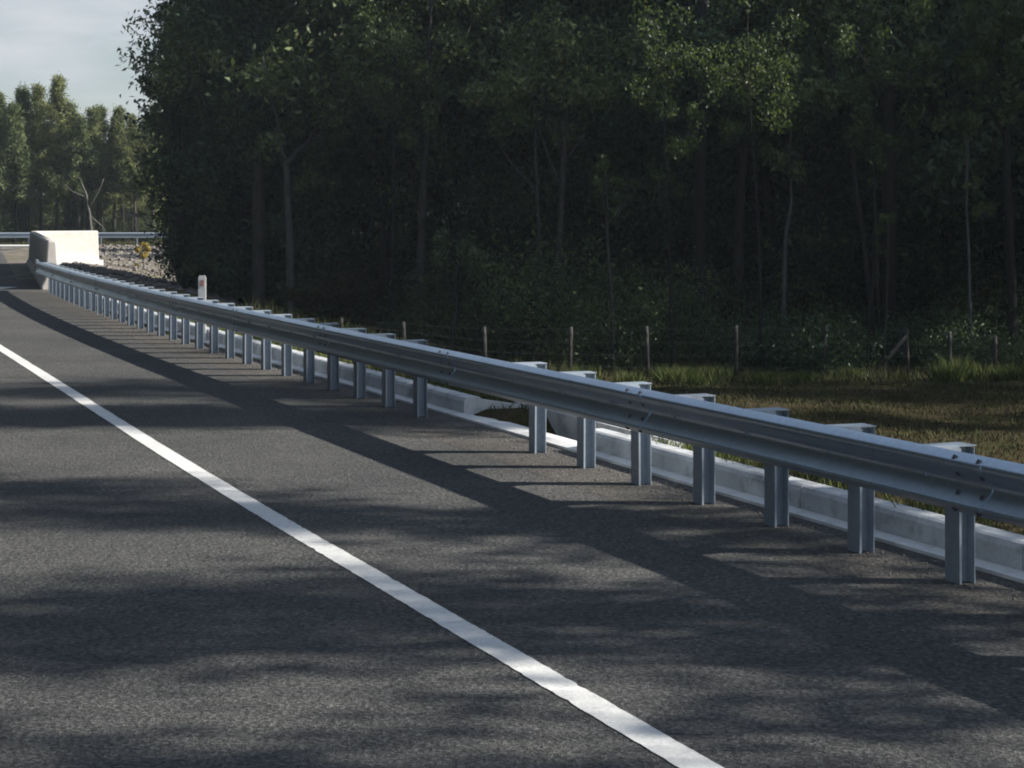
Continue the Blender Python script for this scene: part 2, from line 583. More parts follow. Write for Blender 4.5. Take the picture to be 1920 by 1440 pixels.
mb.build('footing', CONC_BR, wall)

# ------------------------------------------------------------------ far guardrail
fr = thing('guardrail', 'distant pale guardrail crossing level in front of the pine trees', 'guardrail', (-40, 108, 0))
mb = MB()
prof = [(d + .25, z) for d, z in wprofile()]
vs = []; X = [-70, -50, -30, 0, 20, 33]
for x in X:
    for d, z in prof: vs.append((x, d, z + .03))
n = len(prof)
mb.add(vs, [(i * n + q, i * n + (q + 1) % n, (i + 1) * n + (q + 1) % n, (i + 1) * n + q) for i in range(len(X) - 1) for q in range(n)], 0, False)
mb.build('beam', FAR_GALV, fr)
fpm = MB(); fpm.box((0, .07, .25), (.11, .12, 1.0)); FPM = fpm.mesh('post', [GALV_POST])
for k in range(52):
    link('post', FPM, fr, (-69 + 2 * k, .02, 0))

# ------------------------------------------------------------------ guide post
q = at(379, 560, 29.4)
gpz = th(q.x, 29.4)
gd = thing('guide_post', 'white roadside guide post rising behind the guardrail', 'post', (q.x, 29.4, gpz))
mb = MB(); mb.box((0, 0, .42), (.115, .03, 1.20)); mb.box((0, 0, 1.03), (.095, .028, .03))
mb.build('stem', WHITE, gd)
mb = MB(); mb.box((0, -.019, .93), (.06, .008, .09)); mb.build('reflector', RED, gd)

# ------------------------------------------------------------------ wire fence
fx = [(640, 596), (757, 604), (910, 613), (1068, 613), (1215, 612), (1380, 610), (1545, 610), (1702, 616), (1780, 622), (1865, 630), (1960, 634), (2060, 634)]
fence = thing('wire_fence', 'low post and wire fence along the dark forest edge', 'fence', (5, 45, -1.8))
base = Vector((5, 45, -1.8)); tops = []
rng = random.Random(9)
for k, (px, yt) in enumerate(fx):
    a = at(px, yt, 45.0); z = th(a.x, 45.0)
    mb = MB()
    lean = rng.uniform(-.04, .04)
    mb.tube([Vector((a.x, 45, z - .2)) - base, Vector((a.x + lean * .5, 45, (z + a.z) / 2)) - base, Vector((a.x + lean, 45, a.z)) - base], [.052, .05, .046], 8)
    mb.build('fence_post', FENCE_W, fence)
    tops.append((a.x, lean, z, a.z))
a, b = at(1640, 690, 44.9), at(1700, 630, 44.95)
mb = MB(); mb.tube([a - base + Vector((0, 0, -.1)), b - base], [.045, .042], 8); mb.build('brace', FENCE_W, fence)
for fz in (.95, .68, .42, .18):
    mb = MB()
    pts_ = []
    for k, (x, ln, z0, z1) in enumerate(tops):
        pts_.append(Vector((x + ln * fz, 44.945, z0 + (z1 - z0) * fz)) - base)
        if k < len(tops) - 1:
            x2, l2, z02, z12 = tops[k + 1]
            pts_.append((Vector((x + ln * fz, 44.945, z0 + (z1 - z0) * fz)) + Vector((x2 + l2 * fz, 44.945, z02 + (z12 - z02) * fz))) / 2 - base - Vector((0, 0, .015)))
    mb.tube(pts_, [.004] * len(pts_), 4)
    mb.build('wire', WIRE, fence)

# ------------------------------------------------------------------ vegetation builders
NP = np.random.default_rng(11)


def leaf_mesh(name, centers, sizes, material, seed=0, droop=.3, width=.42):
    """a leaf (bent rhombus) at every centre"""
    rg = np.random.default_rng(seed)
    c = np.asarray(centers, float); n = len(c)
    sz = np.asarray(sizes, float).reshape(n, 1)
    a = rg.normal(size=(n, 3)); a[:, 2] -= droop; a /= np.linalg.norm(a, axis=1, keepdims=True)
    b = rg.normal(size=(n, 3)); b -= a * np.sum(a * b, 1, keepdims=True); b /= np.linalg.norm(b, axis=1, keepdims=True)
    nn = np.cross(a, b)
    v = np.stack([c - a * sz * .5, c + b * sz * width * .5 + nn * sz * .10, c + a * sz * .5, c - b * sz * width * .5 + nn * sz * .10], 1).reshape(-1, 3)
    me = bpy.data.meshes.new(name)
    me.vertices.add(4 * n); me.vertices.foreach_set('co', v.reshape(-1))
    me.loops.add(4 * n); me.loops.foreach_set('vertex_index', np.arange(4 * n, dtype=np.int32))
    me.polygons.add(n); me.polygons.foreach_set('loop_start', np.arange(0, 4 * n, 4, dtype=np.int32))
    me.polygons.foreach_set('loop_total', np.full(n, 4, dtype=np.int32))
    me.materials.append(material); me.update(calc_edges=True)
    return me


def curve_pts(p, d, L, rg, n=5, wob=.12, up=.15):
    pts = [Vector(p)]; d = Vector(d).normalized()
    for k in range(n):
        d = (d + Vector((rg.gauss(0, wob), rg.gauss(0, wob), rg.gauss(0, wob * .5) + up / n))).normalized()
        pts.append(pts[-1] + d * (L / n))
    return pts


def gum_tree(seed, H, r0, first=.35, nl=14, reach=.26, leaves=7000, lsize=.27, spread=.40, lean=.03, low=0):
    rg = random.Random(seed); rn = np.random.default_rng(seed)
    tr = MB(); tips = []
    trunk = curve_pts((0, 0, -.3), (rg.uniform(-lean, lean), rg.uniform(-lean, lean), 1), H * .93, rg, 10, .05, .0)
    tr.tube(trunk, [r0 * (1 - .085 * k) for k in range(11)], 9)
    def pick(f):
        x = f * 10; i = min(9, int(x)); return trunk[i].lerp(trunk[i + 1], x - i)
    for k in range(nl):
        f = first + (1 - first) * (k + rg.random()) / nl
        f = min(f, .98)
        az = k * 2.4 + rg.uniform(-.5, .5)
        L = H * reach * (1.15 - .65 * (f - first) / (1 - first)) * rg.uniform(.65, 1.2)
        d = Vector((math.cos(az), math.sin(az), rg.uniform(.35, 1.1)))
        pts = curve_pts(pick(f), d, L, rg, 5, .16, .25)
        rr = r0 * (.42 - .25 * f)
        tr.tube(pts, [rr * (1 - .17 * q) for q in range(6)], 6)
        tips += [pts[3], pts[4], pts[5]]
        for j in range(3):
            b = pts[rg.randint(2, 4)]
            d2 = Vector((rg.gauss(0, 1), rg.gauss(0, 1), rg.uniform(-.2, .9)))
            q = curve_pts(b, d2, L * rg.uniform(.3, .55), rg, 3, .2, .1)
            tr.tube(q, [rr * .4, rr * .3, rr * .2, rr * .1], 4, cap=False)
            tips += [q[2], q[3]]
    for k in range(low):
        az = rg.uniform(0, 6.28); rr_ = rg.uniform(.3, 1.6)
        tips.append(Vector((math.cos(az) * rr_, math.sin(az) * rr_, rg.uniform(.5, H * first))))
    T = np.array([tuple(t) for t in tips])
    w = rn.uniform(.3, 1.5, len(T)); w /= w.sum()
    pk = rn.choice(len(T), leaves, p=w)
    c = T[pk] + rn.normal(0, 1, (leaves, 3)) * np.array([spread, spread, spread * .75])
    s = rn.uniform(.6, 1.25, leaves) * lsize
    return tr, c, s


def shrub(seed, H, W, leaves, lsize):
    rg = random.Random(seed); rn = np.random.default_rng(seed)
    st = MB(); tips = []
    for k in range(9):
        az = rg.uniform(0, 6.28)
        d = Vector((math.cos(az) * W / H, math.sin(az) * W / H, rg.uniform(.5, 1.1)))
        pts = curve_pts((rg.uniform(-.1, .1), rg.uniform(-.1, .1), -.1), d, H * rg.uniform(.6, 1.05), rg, 5, .2, .1)
        st.tube(pts, [.03, .026, .02, .016, .012, .006], 5)
        tips += pts[1:]
    T = np.array([tuple(t) for t in tips])
    pk = rn.integers(0, len(T), leaves)
    c = T[pk] + rn.normal(0, 1, (leaves, 3)) * np.array([.26 * W, .26 * W, .17 * H])
    c[:, 2] = np.abs(c[:, 2]) + .02
    return st, c, rn.uniform(.6, 1.3, leaves) * lsize


def pine(seed, H, leaves=3600, wide=.23, first=.36):
    rg = random.Random(seed); rn = np.random.default_rng(seed)
    tr = MB()
    trunk = curve_pts((0, 0, -.3), (0, 0, 1), H, rg, 8, .02, 0)
    tr.tube(trunk, [.13 * (1 - .115 * k) for k in range(9)], 7)
    leaves = int(leaves * 2.6)
    cs = []; per = leaves // 60
    for k in range(60):
        f = first + (1 - first) * (k + rg.random()) / 60
        az = rg.uniform(0, 6.28)
        L = H * wide * (1.05 - 1.03 * ((f - first) / (1 - first)) ** .85) * rg.uniform(.45, 1.25)
        b = trunk[min(7, int(f * 8))].lerp(trunk[min(8, int(f * 8) + 1)], f * 8 - int(f * 8))
        e = b + Vector((math.cos(az) * L, math.sin(az) * L, L * rg.uniform(.05, .55)))
        tr.tube([b, b.lerp(e, .6) - Vector((0, 0, .05)), e], [.03, .02, .008], 4, cap=False)
        u = rn.uniform(.25, 1.05, (per, 1))
        q = np.array(b) * (1 - u) + np.array(e) * u
        cs.append(q + rn.normal(0, .17, (per, 3)))
    c = np.concatenate(cs)
    return tr, c, rn.uniform(.6, 1.3, len(c)) * .34


def proto(kind, name, label, cat, group, bark, leafm, args, seed, part=('trunk', 'crown'), width=.42, droop=.3):
    tr, c, s = kind(seed, *args[0], **args[1])
    root = thing(name, label, cat, (0, 0, -50), group)
    link(part[0], tr.mesh(part[0], [bark]), root)
    link(part[1], leaf_mesh(part[1], c, s, leafm, seed + 50, droop, width), root)
    return root


class Pool:
    """first placement moves the prototype itself, later ones copy it"""
    def __init__(self, protos): self.p = protos; self.used = [False] * len(protos)

    def put(self, k, x, y, rot, sc, label=None, group=None, dz=0):
        k %= len(self.p); o = self.p[k]; loc = (x, y, th(x, y) + dz)
        if not self.used[k]:
            self.used[k] = True
            o.location = loc; o.rotation_euler = (0, 0, rot); o.scale = (sc,) * 3
            if label: o['label'] = label
            if group: o['group'] = group
            return o
        return dup(o, loc, rot, sc, label, group)


G_FOR = 'gum trees of the dark forest behind the fence'
L_FOR = 'tall dark gum tree in the shaded forest behind the wire fence'
gums = Pool([
    proto(gum_tree, 'gum_tree', L_FOR, 'tree', G_FOR, BARK_D, LEAF_D, ((13.5, .17), dict(first=.30, nl=16, leaves=11000)), 1),
    proto(gum_tree, 'gum_tree', L_FOR, 'tree', G_FOR, BARK_M, LEAF_D, ((15.0, .19), dict(first=.36, nl=15, leaves=11000, reach=.24)), 2),
    proto(gum_tree, 'gum_tree', L_FOR, 'tree', G_FOR, BARK_D, LEAF_G, ((12.0, .14), dict(first=.22, nl=17, leaves=11000, reach=.25, low=22)), 3),
    proto(gum_tree, 'gum_tree', L_FOR, 'tree', G_FOR, BARK_M, LEAF_D, ((14.0, .15), dict(first=.26, nl=15, leaves=11000, reach=.22, low=20)), 4),
    proto(gum_tree, 'gum_tree', L_FOR, 'tree', G_FOR, BARK_D, LEAF_G, ((10.0, .12), dict(first=.20, nl=16, leaves=11000, reach=.28, low=30)), 5),
])
G_SH = 'dark shrubs under the forest trees'
L_SH = 'dark leafy shrub in the shade under the forest trees'
shrubs = Pool([
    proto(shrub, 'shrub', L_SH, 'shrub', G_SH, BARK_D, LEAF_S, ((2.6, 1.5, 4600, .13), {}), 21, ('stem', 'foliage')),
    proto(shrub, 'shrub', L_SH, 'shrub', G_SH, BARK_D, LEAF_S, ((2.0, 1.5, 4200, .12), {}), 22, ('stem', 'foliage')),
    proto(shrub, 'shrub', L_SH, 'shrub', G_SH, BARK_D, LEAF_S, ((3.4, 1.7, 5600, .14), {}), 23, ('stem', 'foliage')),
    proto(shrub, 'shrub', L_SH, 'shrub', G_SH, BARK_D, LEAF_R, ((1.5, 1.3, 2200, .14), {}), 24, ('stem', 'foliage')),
])

# forest edge runs from E0 to E1
E0, E1 = Vector((15.5, 48.0)), Vector((-10.6, 64.5))
ed = (E1 - E0).normalized(); en = Vector((-ed.y, ed.x)) * -1
if en.y < 0: en = -en
EL = (E1 - E0).length
rng = random.Random(77)
placed = []
def free(x, y, dmin):
    return all((x - a) ** 2 + (y - b) ** 2 > dmin * dmin for a, b in placed)


def forest(n, t0, t1, dmin, smax, scl, pool, ks=None):
    tries = 0; k = 0
    while k < n and tries < 6000:
        tries += 1
        s = rng.uniform(-6, smax); t = rng.uniform(t0, t1)
        q = E0 + ed * s + en * t
        if q.y > (67.0 if q.x < 8 else 69.5) or not free(q.x, q.y, dmin): continue
        if q.x > 30 or (q.x / q.y * F + 960) < 430: continue
        placed.append((q.x, q.y))
        pool.put((ks[k % len(ks)] if ks else rng.randrange(9)), q.x, q.y, rng.uniform(0, 6.28), rng.uniform(*scl))
        k += 1


forest(40, 0.8, 6, 1.5, EL, (.85, 1.15), gums)
forest(44, 6, 16, 1.8, EL, (.9, 1.2), gums, [2, 4, 3, 0, 2, 4, 1])
placed = []
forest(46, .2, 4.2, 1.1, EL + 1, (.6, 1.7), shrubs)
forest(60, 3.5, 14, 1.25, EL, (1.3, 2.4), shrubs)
for px, Yq, k, sc in ((378, 63.5, 4, .8), (398, 64.5, 2, .8), (410, 63.0, 4, .95), (455, 62.5, 2, .95), (520, 63.5, 4, 1.0), (425, 66.0, 3, .95), (600, 62.0, 4, .9), (430, 66.0, 2, 1.0)):
    gums.put(k, (px - 960) / F * Yq, Yq, px, sc)
for px, Yq, k, sc in ((388, 64.5, 3, .8), (430, 64.0, 1, .9), (470, 63.5, 3, 1.1), (520, 63.0, 1, 1.0), (610, 62.5, 3, 1.3), (395, 66, 0, 1.0), (425, 66, 0, 1.2), (440, 65, 2, 1.3), (500, 65, 2, 1.4)):
    shrubs.put(k, (px - 960) / F * Yq, Yq, px, sc)
# more forest behind, right of the clearing
placed = []
G_BK = 'gum trees closing the back of the forest'
for k in range(46):
    for _ in range(60):
        y = rng.uniform(72, 106); x = rng.uniform(max(2, -4 + (y - 70) * .35) if y > 79 else 14, 38)
        if free(x, y, 2.5): break
    placed.append((x, y))
    gums.put(rng.randrange(9), x, y, rng.uniform(0, 6.28), rng.uniform(.9, 1.2), 'distant dark gum tree closing the back of the forest', G_BK)

G_FB = 'green bushes at the forest foot'
L_FB = 'green bush at the foot of the forest just behind the wire fence'
bushes = Pool([
    proto(shrub, 'bush', L_FB, 'shrub', G_FB, BARK_D, LEAF_D, ((2.2, 1.4, 4200, .11), {}), 91, ('stem', 'foliage')),
    proto(shrub, 'bush', L_FB, 'shrub', G_FB, BARK_D, LEAF_G, ((1.6, 1.5, 3800, .10), {}), 92, ('stem', 'foliage')),
    proto(shrub, 'bush', L_FB, 'shrub', G_FB, BARK_D, LEAF_D, ((3.0, 1.5, 4800, .12), {}), 93, ('stem', 'foliage')),
])
rng = random.Random(17)
for k, px in enumerate((760, 815, 890, 960, 1090, 1150, 1235, 1285, 1400, 1440, 1530, 1590, 1725, 1760, 1830, 1885, 1950, 2040)):
    Yq = (46.6 if px > 1200 else 46.6 + (1200 - px) * .018) + rng.uniform(-.4, 1.6)
    bushes.put(rng.randrange(3), (px - 960) / F * Yq, Yq, rng.uniform(0, 6.28), rng.uniform(.55, 1.1))

# ------------------------------------------------------------------ forest trees one can tell apart
def special(name, label, cat, Y, lines, clumps, bark, leafm, seed, lsize=.2, n_side=8):
    """lines: [[(px, row, radius m), ...], ...] traced limbs, given depth wobble; clumps: [(px, row, radius m, leaves)]"""
    rg = random.Random(seed); rn = np.random.default_rng(seed)
    bx = (lines[0][0][0] - 960) / F * Y
    base = Vector((bx, Y, th(bx, Y)))
    root = thing(name, label, cat, base)
    tr = MB()
    for li, ln in enumerate(lines):
        tilt = 0 if li == 0 else rg.uniform(-.35, .35)
        pts = []; rad = []
        for j, (px, row, r) in enumerate(ln):
            q = at(px, row, Y)
            k = (q - at(ln[0][0], ln[0][1], Y)).length
            pts.append(q + Vector((0, k * tilt, 0)) - base); rad.append(r)
        if li == 0: pts.insert(0, Vector((pts[0].x, pts[0].y, -.3))); rad.insert(0, rad[0] * 1.1)
        # refine with slight wobble
        P2, R2 = [], []
        for j in range(len(pts) - 1):
            for f in (0, .5):
                P2.append(pts[j].lerp(pts[j + 1], f) + (Vector((rg.gauss(0, .02), rg.gauss(0, .02), 0)) if f else Vector())); R2.append(rad[j] * (1 - f) + rad[j + 1] * f)
        P2.append(pts[-1]); R2.append(rad[-1])
        tr.tube(P2, R2, n_side)
    cs, sz = [], []
    for px, row, rd, n in clumps:
        q = at(px, row, Y) - base
        u = rn.normal(size=(n, 3)); u /= np.linalg.norm(u, axis=1, keepdims=True)
        u *= rd * rn.uniform(.25, 1.0, (n, 1)) ** .7
        # break each clump into sub-clumps
        k = max(3, n // 90)
        sub = rn.normal(0, rd * .55, (k, 3))
        pk = rn.integers(0, k, n)
        cs.append(np.array(q) + sub[pk] + u * .42); sz.append(rn.uniform(.6, 1.3, n) * lsize)
        m = q + Vector((rg.uniform(-.1, .1), rg.uniform(-.1, .1), 0))
        for w in range(3):
            e = q + Vector(sub[w % k].tolist())
            tr.tube([m - Vector((0, 0, rd * .5)), m.lerp(e, .5), e], [.018, .012, .006], 4, cap=False)
    link('trunk', tr.mesh('trunk', [bark]), root)
    link('crown', leaf_mesh('crown', np.concatenate(cs), np.concatenate(sz), leafm, seed + 9), root)
    return root


special('gum_tree', 'pale grey gum with a slender trunk forking in two, left of the forest centre', 'tree', 59.5,
        [[(546, 560, .13), (544, 470, .12), (540, 390, .115), (538, 330, .11), (536, 300, .10)],
         [(537, 305, .08), (528, 275, .06), (522, 225, .045), (508, 165, .03), (500, 110, .015)],
         [(537, 310, .08), (556, 282, .06), (578, 262, .05), (600, 235, .03), (622, 195, .015)]],
        [(505, 120, 1.2, 900), (600, 215, 1.1, 800), (590, 300, .8, 500), (640, 175, 1.2, 900), (560, 140, 1.4, 1100), (590, 330, .6, 300)],
        BARK_P, LEAF_D, 301)
special('gum_tree', 'thick straight dark trunked gum left of the pale forked tree', 'tree', 60.5,
        [[(486, 575, .24), (485, 470, .23), (484, 350, .21), (482, 240, .18), (480, 120, .14), (480, -60, .07)],
         [(483, 260, .09), (440, 200, .06), (400, 150, .03)], [(482, 200, .08), (520, 130, .05), (545, 60, .02)]],
        [(400, 140, 1.5, 1300), (545, 60, 1.4, 1100), (480, 20, 1.8, 1600), (330, 110, 1.4, 1200), (440, 230, 1.0, 700)],
        BARK_M, LEAF_D, 302)
special('gum_tree', 'leafy gum at the left edge of the forest, branches out over the sky', 'tree', 62.0,
        [[(345, 560, .16), (340, 440, .15), (335, 320, .13), (330, 200, .10), (322, 60, .06), (318, -40, .03)],
         [(332, 240, .06), (300, 190, .04), (262, 160, .02)], [(330, 170, .06), (300, 120, .04), (268, 92, .015)],
         [(336, 330, .06), (310, 290, .04), (285, 265, .02)], [(338, 400, .05), (312, 370, .03), (295, 345, .015)]],
        [(304, 152, 0.47, 1000), (360, 185, 0.77, 1800), (329, 88, 0.38, 640), (388, 60, 1.10, 2600), (360, 265, .7, 700), (380, 330, .9, 900), (372, 390, .7, 700),
         (378, 460, .8, 800), (390, 430, 1.0, 1000), (405, 380, 1.0, 1000), (410, 300, 1.1, 1000), (405, 500, .9, 900), (400, 140, 1.1, 1000), (413, -20, 1.27, 2600), (372, 505, .45, 350)],
        BARK_D, LEAF_D, 303, .16)
special('gum_tree', 'grey gum with twin trunks and long bare slanting limbs at the forest centre', 'tree', 53.5,
        [[(1036, 668, .12), (1040, 590, .115), (1047, 500, .11), (1051, 420, .10), (1054, 340, .09), (1058, 250, .07), (1062, 150, .04), (1060, 40, .02)],
         [(1020, 660, .085), (1017, 560, .08), (1012, 470, .07), (1007, 380, .06), (1004, 300, .045), (1003, 240, .02)],
         [(1007, 360, .05), (985, 335, .042), (955, 300, .034), (930, 258, .02)],
         [(1053, 350, .05), (1030, 300, .04), (1012, 250, .03), (1000, 190, .015)],
         [(1056, 300, .045), (1044, 255, .035), (1028, 210, .025), (1018, 150, .012)],
         [(1057, 300, .04), (1085, 270, .03), (1105, 240, .012)]],
        [(1000, 150, 1.1, 800), (930, 220, 1.0, 700), (1060, 110, 1.3, 1000), (1110, 190, 1.0, 700), (990, 90, 1.2, 900), (1120, 120, 1.2, 900), (960, 130, 1.0, 700)],
        BARK_M, LEAF_D, 304)
special('sapling', 'spindly crooked sapling with a small pale leafed crown beside the guardrail blocks', 'sapling', 52.0,
        [[(848, 655, .06), (850, 610, .055), (858, 575, .05), (854, 530, .04), (862, 490, .02)]],
        [(860, 500, .8, 700), (820, 510, .7, 500), (895, 505, .6, 400)], BARK_M, LEAF_D, 305, .17)
special('gum_tree', 'dark columnar trunk rising between leafy crowns right of the forest centre', 'tree', 52.0,
        [[(1310, 690, .21), (1311, 560, .20), (1312, 420, .18), (1313, 280, .17), (1315, 150, .15), (1316, -40, .10)],
         [(1313, 230, .06), (1340, 190, .04), (1375, 150, .02)], [(1314, 180, .05), (1285, 130, .035), (1262, 90, .015)]],
        [(1375, 130, 1.0, 900), (1400, 200, .8, 700), (1255, 110, 1.0, 900), (1300, 30, 1.3, 1100), (1390, 60, 1.2, 1100), (1345, 220, .6, 400)],
        BARK_D, LEAF_G, 306)
special('gum_tree', 'thin straight pale stem standing alone in the darkest part of the forest', 'tree', 50.5,
        [[(1470, 640, .065), (1470, 560, .06), (1472, 480, .055), (1476, 425, .05), (1484, 380, .035), (1480, 300, .025), (1484, 200, .015)]],
        [(1490, 190, 1.0, 800), (1470, 120, 1.1, 900), (1500, 270, .7, 400)], BARK_P, LEAF_D, 307)
special('gum_tree', 'dark tree with two bowed slender stems beside the thick black trunk', 'tree', 50.8,
        [[(1640, 660, .08), (1632, 560, .075), (1622, 470, .07), (1606, 370, .06), (1598, 280, .05), (1596, 150, .03)],
         [(1650, 640, .06), (1640, 540, .055), (1634, 450, .05), (1624, 350, .04), (1622, 250, .02)]],
        [(1595, 170, 1.0, 800), (1620, 230, .7, 500), (1560, 110, 1.2, 900)], BARK_M, LEAF_D, 308)
special('gum_tree', 'thick black trunked gum, bare to the top, right of two bowed stems', 'tree', 50.2,
        [[(1668, 680, .19), (1668, 560, .185), (1667, 430, .18), (1666, 300, .17), (1665, 180, .16), (1664, -40, .12)],
         [(1666, 270, .05), (1690, 220, .035), (1720, 170, .015)]],
        [(1720, 150, .9, 700), (1650, 40, 1.3, 1000), (1645, 265, .35, 160), (1640, 160, .4, 200)], BARK_D, LEAF_D, 309)
special('gum_tree', 'leafy tree with sunlit yellow green crown in the upper right corner', 'tree', 46.6,
        [[(1900, 690, .13), (1897, 540, .12), (1893, 400, .11), (1888, 270, .09), (1880, 150, .06), (1880, 20, .03)],
         [(1888, 260, .05), (1850, 200, .035), (1815, 170, .015)], [(1885, 200, .05), (1915, 150, .03), (1930, 110, .012)]],
        [(1885, 110, .8, 900), (1840, 130, .7, 700), (1910, 170, .6, 500), (1880, 40, 1.0, 1000), (1830, 210, .45, 260), (1800, 60, .9, 600)],
        BARK_D, LEAF_B, 310)
special('sapling', 'pale stemmed sapling with dangling leaves below the crown on the far right', 'sapling', 46.8,
        [[(1822, 680, .04), (1818, 560, .038), (1815, 440, .034), (1813, 330, .03), (1816, 270, .022), (1822, 230, .012)],
         [(1815, 265, .02), (1800, 235, .014), (1792, 215, .006)]],
        [(1830, 240, .45, 260), (1800, 230, .35, 160), (1835, 400, .35, 140), (1820, 340, .25, 60)], BARK_P, LEAF_D, 311, .17)
special('sapling', 'young tree with a bright yellow green spray of leaves right of the twin trunks', 'sapling', 46.4,
        [[(1150, 690, .05), (1148, 590, .048), (1142, 500, .042), (1138, 420, .035), (1136, 350, .025), (1134, 300, .012)],
         [(1140, 420, .02), (1170, 385, .014), (1190, 355, .006)]],
        [(1134, 305, .22, 120), (1115, 330, .28, 150), (1135, 355, .34, 220), (1150, 385, .30, 200), (1180, 345, .22, 90), (1240, 360, .5, 110)],
        BARK_M, LEAF_B, 312, .16)
special('sapling', 'small bright green leafed sapling in front of the thick black trunk', 'sapling', 46.0,
        [[(1660, 690, .03), (1662, 590, .028), (1664, 500, .024), (1666, 420, .014)]],
        [(1667, 425, .28, 200), (1655, 470, .15, 50)], BARK_M, LEAF_B, 313, .16)
special('shrub', 'rusty leafed bush in the gloom beneath the pale forked tree', 'shrub', 58.0,
        [[(630, 600, .04), (635, 560, .03), (640, 530, .015)]], [(620, 530, .7, 600), (665, 525, .6, 500), (580, 560, .5, 350), (640, 575, .7, 500)], BARK_D, LEAF_R, 314, .16)
special('shrub', 'yellow leafed bush at the left foot of the forest beside the gravel', 'shrub', 74.5,
        [[(268, 505, .02), (268, 485, .015), (267, 465, .008)]], [(264, 470, .36, 340), (272, 486, .28, 200)], BARK_D, LEAF_Y, 315, .12)
special('gum_tree', 'leafy crown spilling forward between the pale forked tree and the twin trunks', 'tree', 57.5,
        [[(790, 630, .14), (788, 500, .13), (792, 380, .12), (800, 250, .09), (806, 130, .06), (810, 0, .03)],
         [(798, 270, .05), (750, 220, .035), (700, 180, .015)], [(801, 210, .05), (850, 170, .03), (890, 140, .012)]],
        [(800, 100, .8, 800), (700, 175, .8, 600), (840, 185, .8, 600), (890, 150, .8, 600), (760, 240, .8, 500), (740, 60, 1.2, 1000), (860, 50, 1.2, 1000)],
        BARK_M, LEAF_D, 316)

for nm, lab, Yq, ln, cl in (
    ('sapling', 'slim young gum with pale leaf sprays high up, left of the columnar dark trunk', 46.6, [(1262, 690, .05), (1258, 520, .045), (1250, 350, .035), (1246, 200, .022), (1248, 100, .01)], [(1248, 130, .5, 260), (1225, 210, .45, 200), (1268, 260, .4, 160), (1240, 60, .6, 300)]),
    ('sapling', 'slim young gum with pale leaf sprays high up, right of the columnar dark trunk', 46.3, [(1428, 690, .05), (1425, 520, .045), (1418, 350, .035), (1408, 220, .022), (1402, 110, .01)], [(1400, 130, .55, 320), (1430, 205, .5, 260), (1385, 250, .35, 140), (1470, 150, .4, 180), (1405, 50, .6, 300)]),
    ('sapling', 'slim young gum with pale leaf sprays left of the thick black trunk', 46.2, [(1634, 690, .045), (1636, 540, .04), (1640, 380, .03), (1642, 230, .02), (1640, 130, .01)], [(1640, 160, .3, 150), (1645, 262, .3, 160), (1628, 100, .4, 180), (1652, 330, .2, 60)]),
    ('sapling', 'slim young gum with pale leaf sprays at the top, right of the pale forked tree', 55.5, [(735, 620, .06), (736, 480, .055), (738, 330, .045), (740, 190, .03), (742, 90, .012)], [(745, 90, .6, 340), (700, 165, .5, 240), (745, 215, .4, 160), (790, 130, .5, 220)])):
    special(nm, lab, nm, Yq, [ln], [(a_, b_, r_ * 1.7, int(n_ * 2.6)) for a_, b_, r_, n_ in cl], BARK_D, LEAF_B, int(ln[0][0]), .115)

# ------------------------------------------------------------------ trees right of the road whose shade streaks the asphalt
G_RD = 'roadside gums shading the asphalt'
L_RD = 'tall gum tree right of the road casting streaks of shade over the asphalt'
slims = Pool([
    proto(gum_tree, 'gum_tree', L_RD, 'tree', G_RD, BARK_M, LEAF_D, ((14.5, .14), dict(first=.30, nl=20, leaves=4600, reach=.105, spread=.34)), 71),
    proto(gum_tree, 'gum_tree', L_RD, 'tree', G_RD, BARK_M, LEAF_D, ((15.5, .15), dict(first=.42, nl=18, leaves=4600, reach=.12, spread=.36)), 72),
])
SHADE = [  # x, y, scale, slim kind
    (11.0, 5.9, .9, 1), (10.5, 9.3, .85, 1), (10.2, 11.2, .85, 1), (17.0, 11.9, .8, 1),
    (12.5, 17.5, .95, 0), (13.5, 18.4, 1.0, 0), (17.5, 17.9, 1.1, 1), (12.8, 19.5, .8, 1), (14.5, 22.4, .8, 1), (15.0, 25.9, .95, 0), (18.5, 26.8, 1.0, 1), (15.5, 27.6, .8, 1),
]
for x, y, sc, k in SHADE:
    slims.put(k, x, y, x * 1.7 + y, sc, L_RD, G_RD)
for x, y, sc, k in ((25.0, 40.0, 1.0, 0), (26.0, 33.5, .95, 3)):
    gums.put(k, x, y, x, sc, L_RD, G_RD)

G_LF = 'gums on the other side of the road'
rng = random.Random(21)
L_LF = 'tall gum tree on the far side of the road, facing the guardrail'
lefts = Pool([  # unseen row added to block low sky and darken the guardrail faces
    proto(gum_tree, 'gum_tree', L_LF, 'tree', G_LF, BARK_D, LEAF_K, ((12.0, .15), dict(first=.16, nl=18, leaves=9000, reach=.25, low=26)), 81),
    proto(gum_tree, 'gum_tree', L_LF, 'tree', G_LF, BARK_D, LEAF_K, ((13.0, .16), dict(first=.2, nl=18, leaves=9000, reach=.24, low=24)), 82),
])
for k in range(56):
    sv = -36 + 118 * k / 55
    if sv < -9: continue
    q = P(max(-21.5, sv), -14.2 - rng.uniform(0, 1.5) - (3.5 if k % 2 else 0))
    if sv < -21.5: q += frame(-21.5)[1] * (sv + 21.5)
    lefts.put(k % 2, q.x, q.y, rng.uniform(0, 6.28), rng.uniform(1.45, 1.8) * (1.0 if k < 20 else 1.4), 'tall gum tree on the far side of the road, facing the guardrail', G_LF)

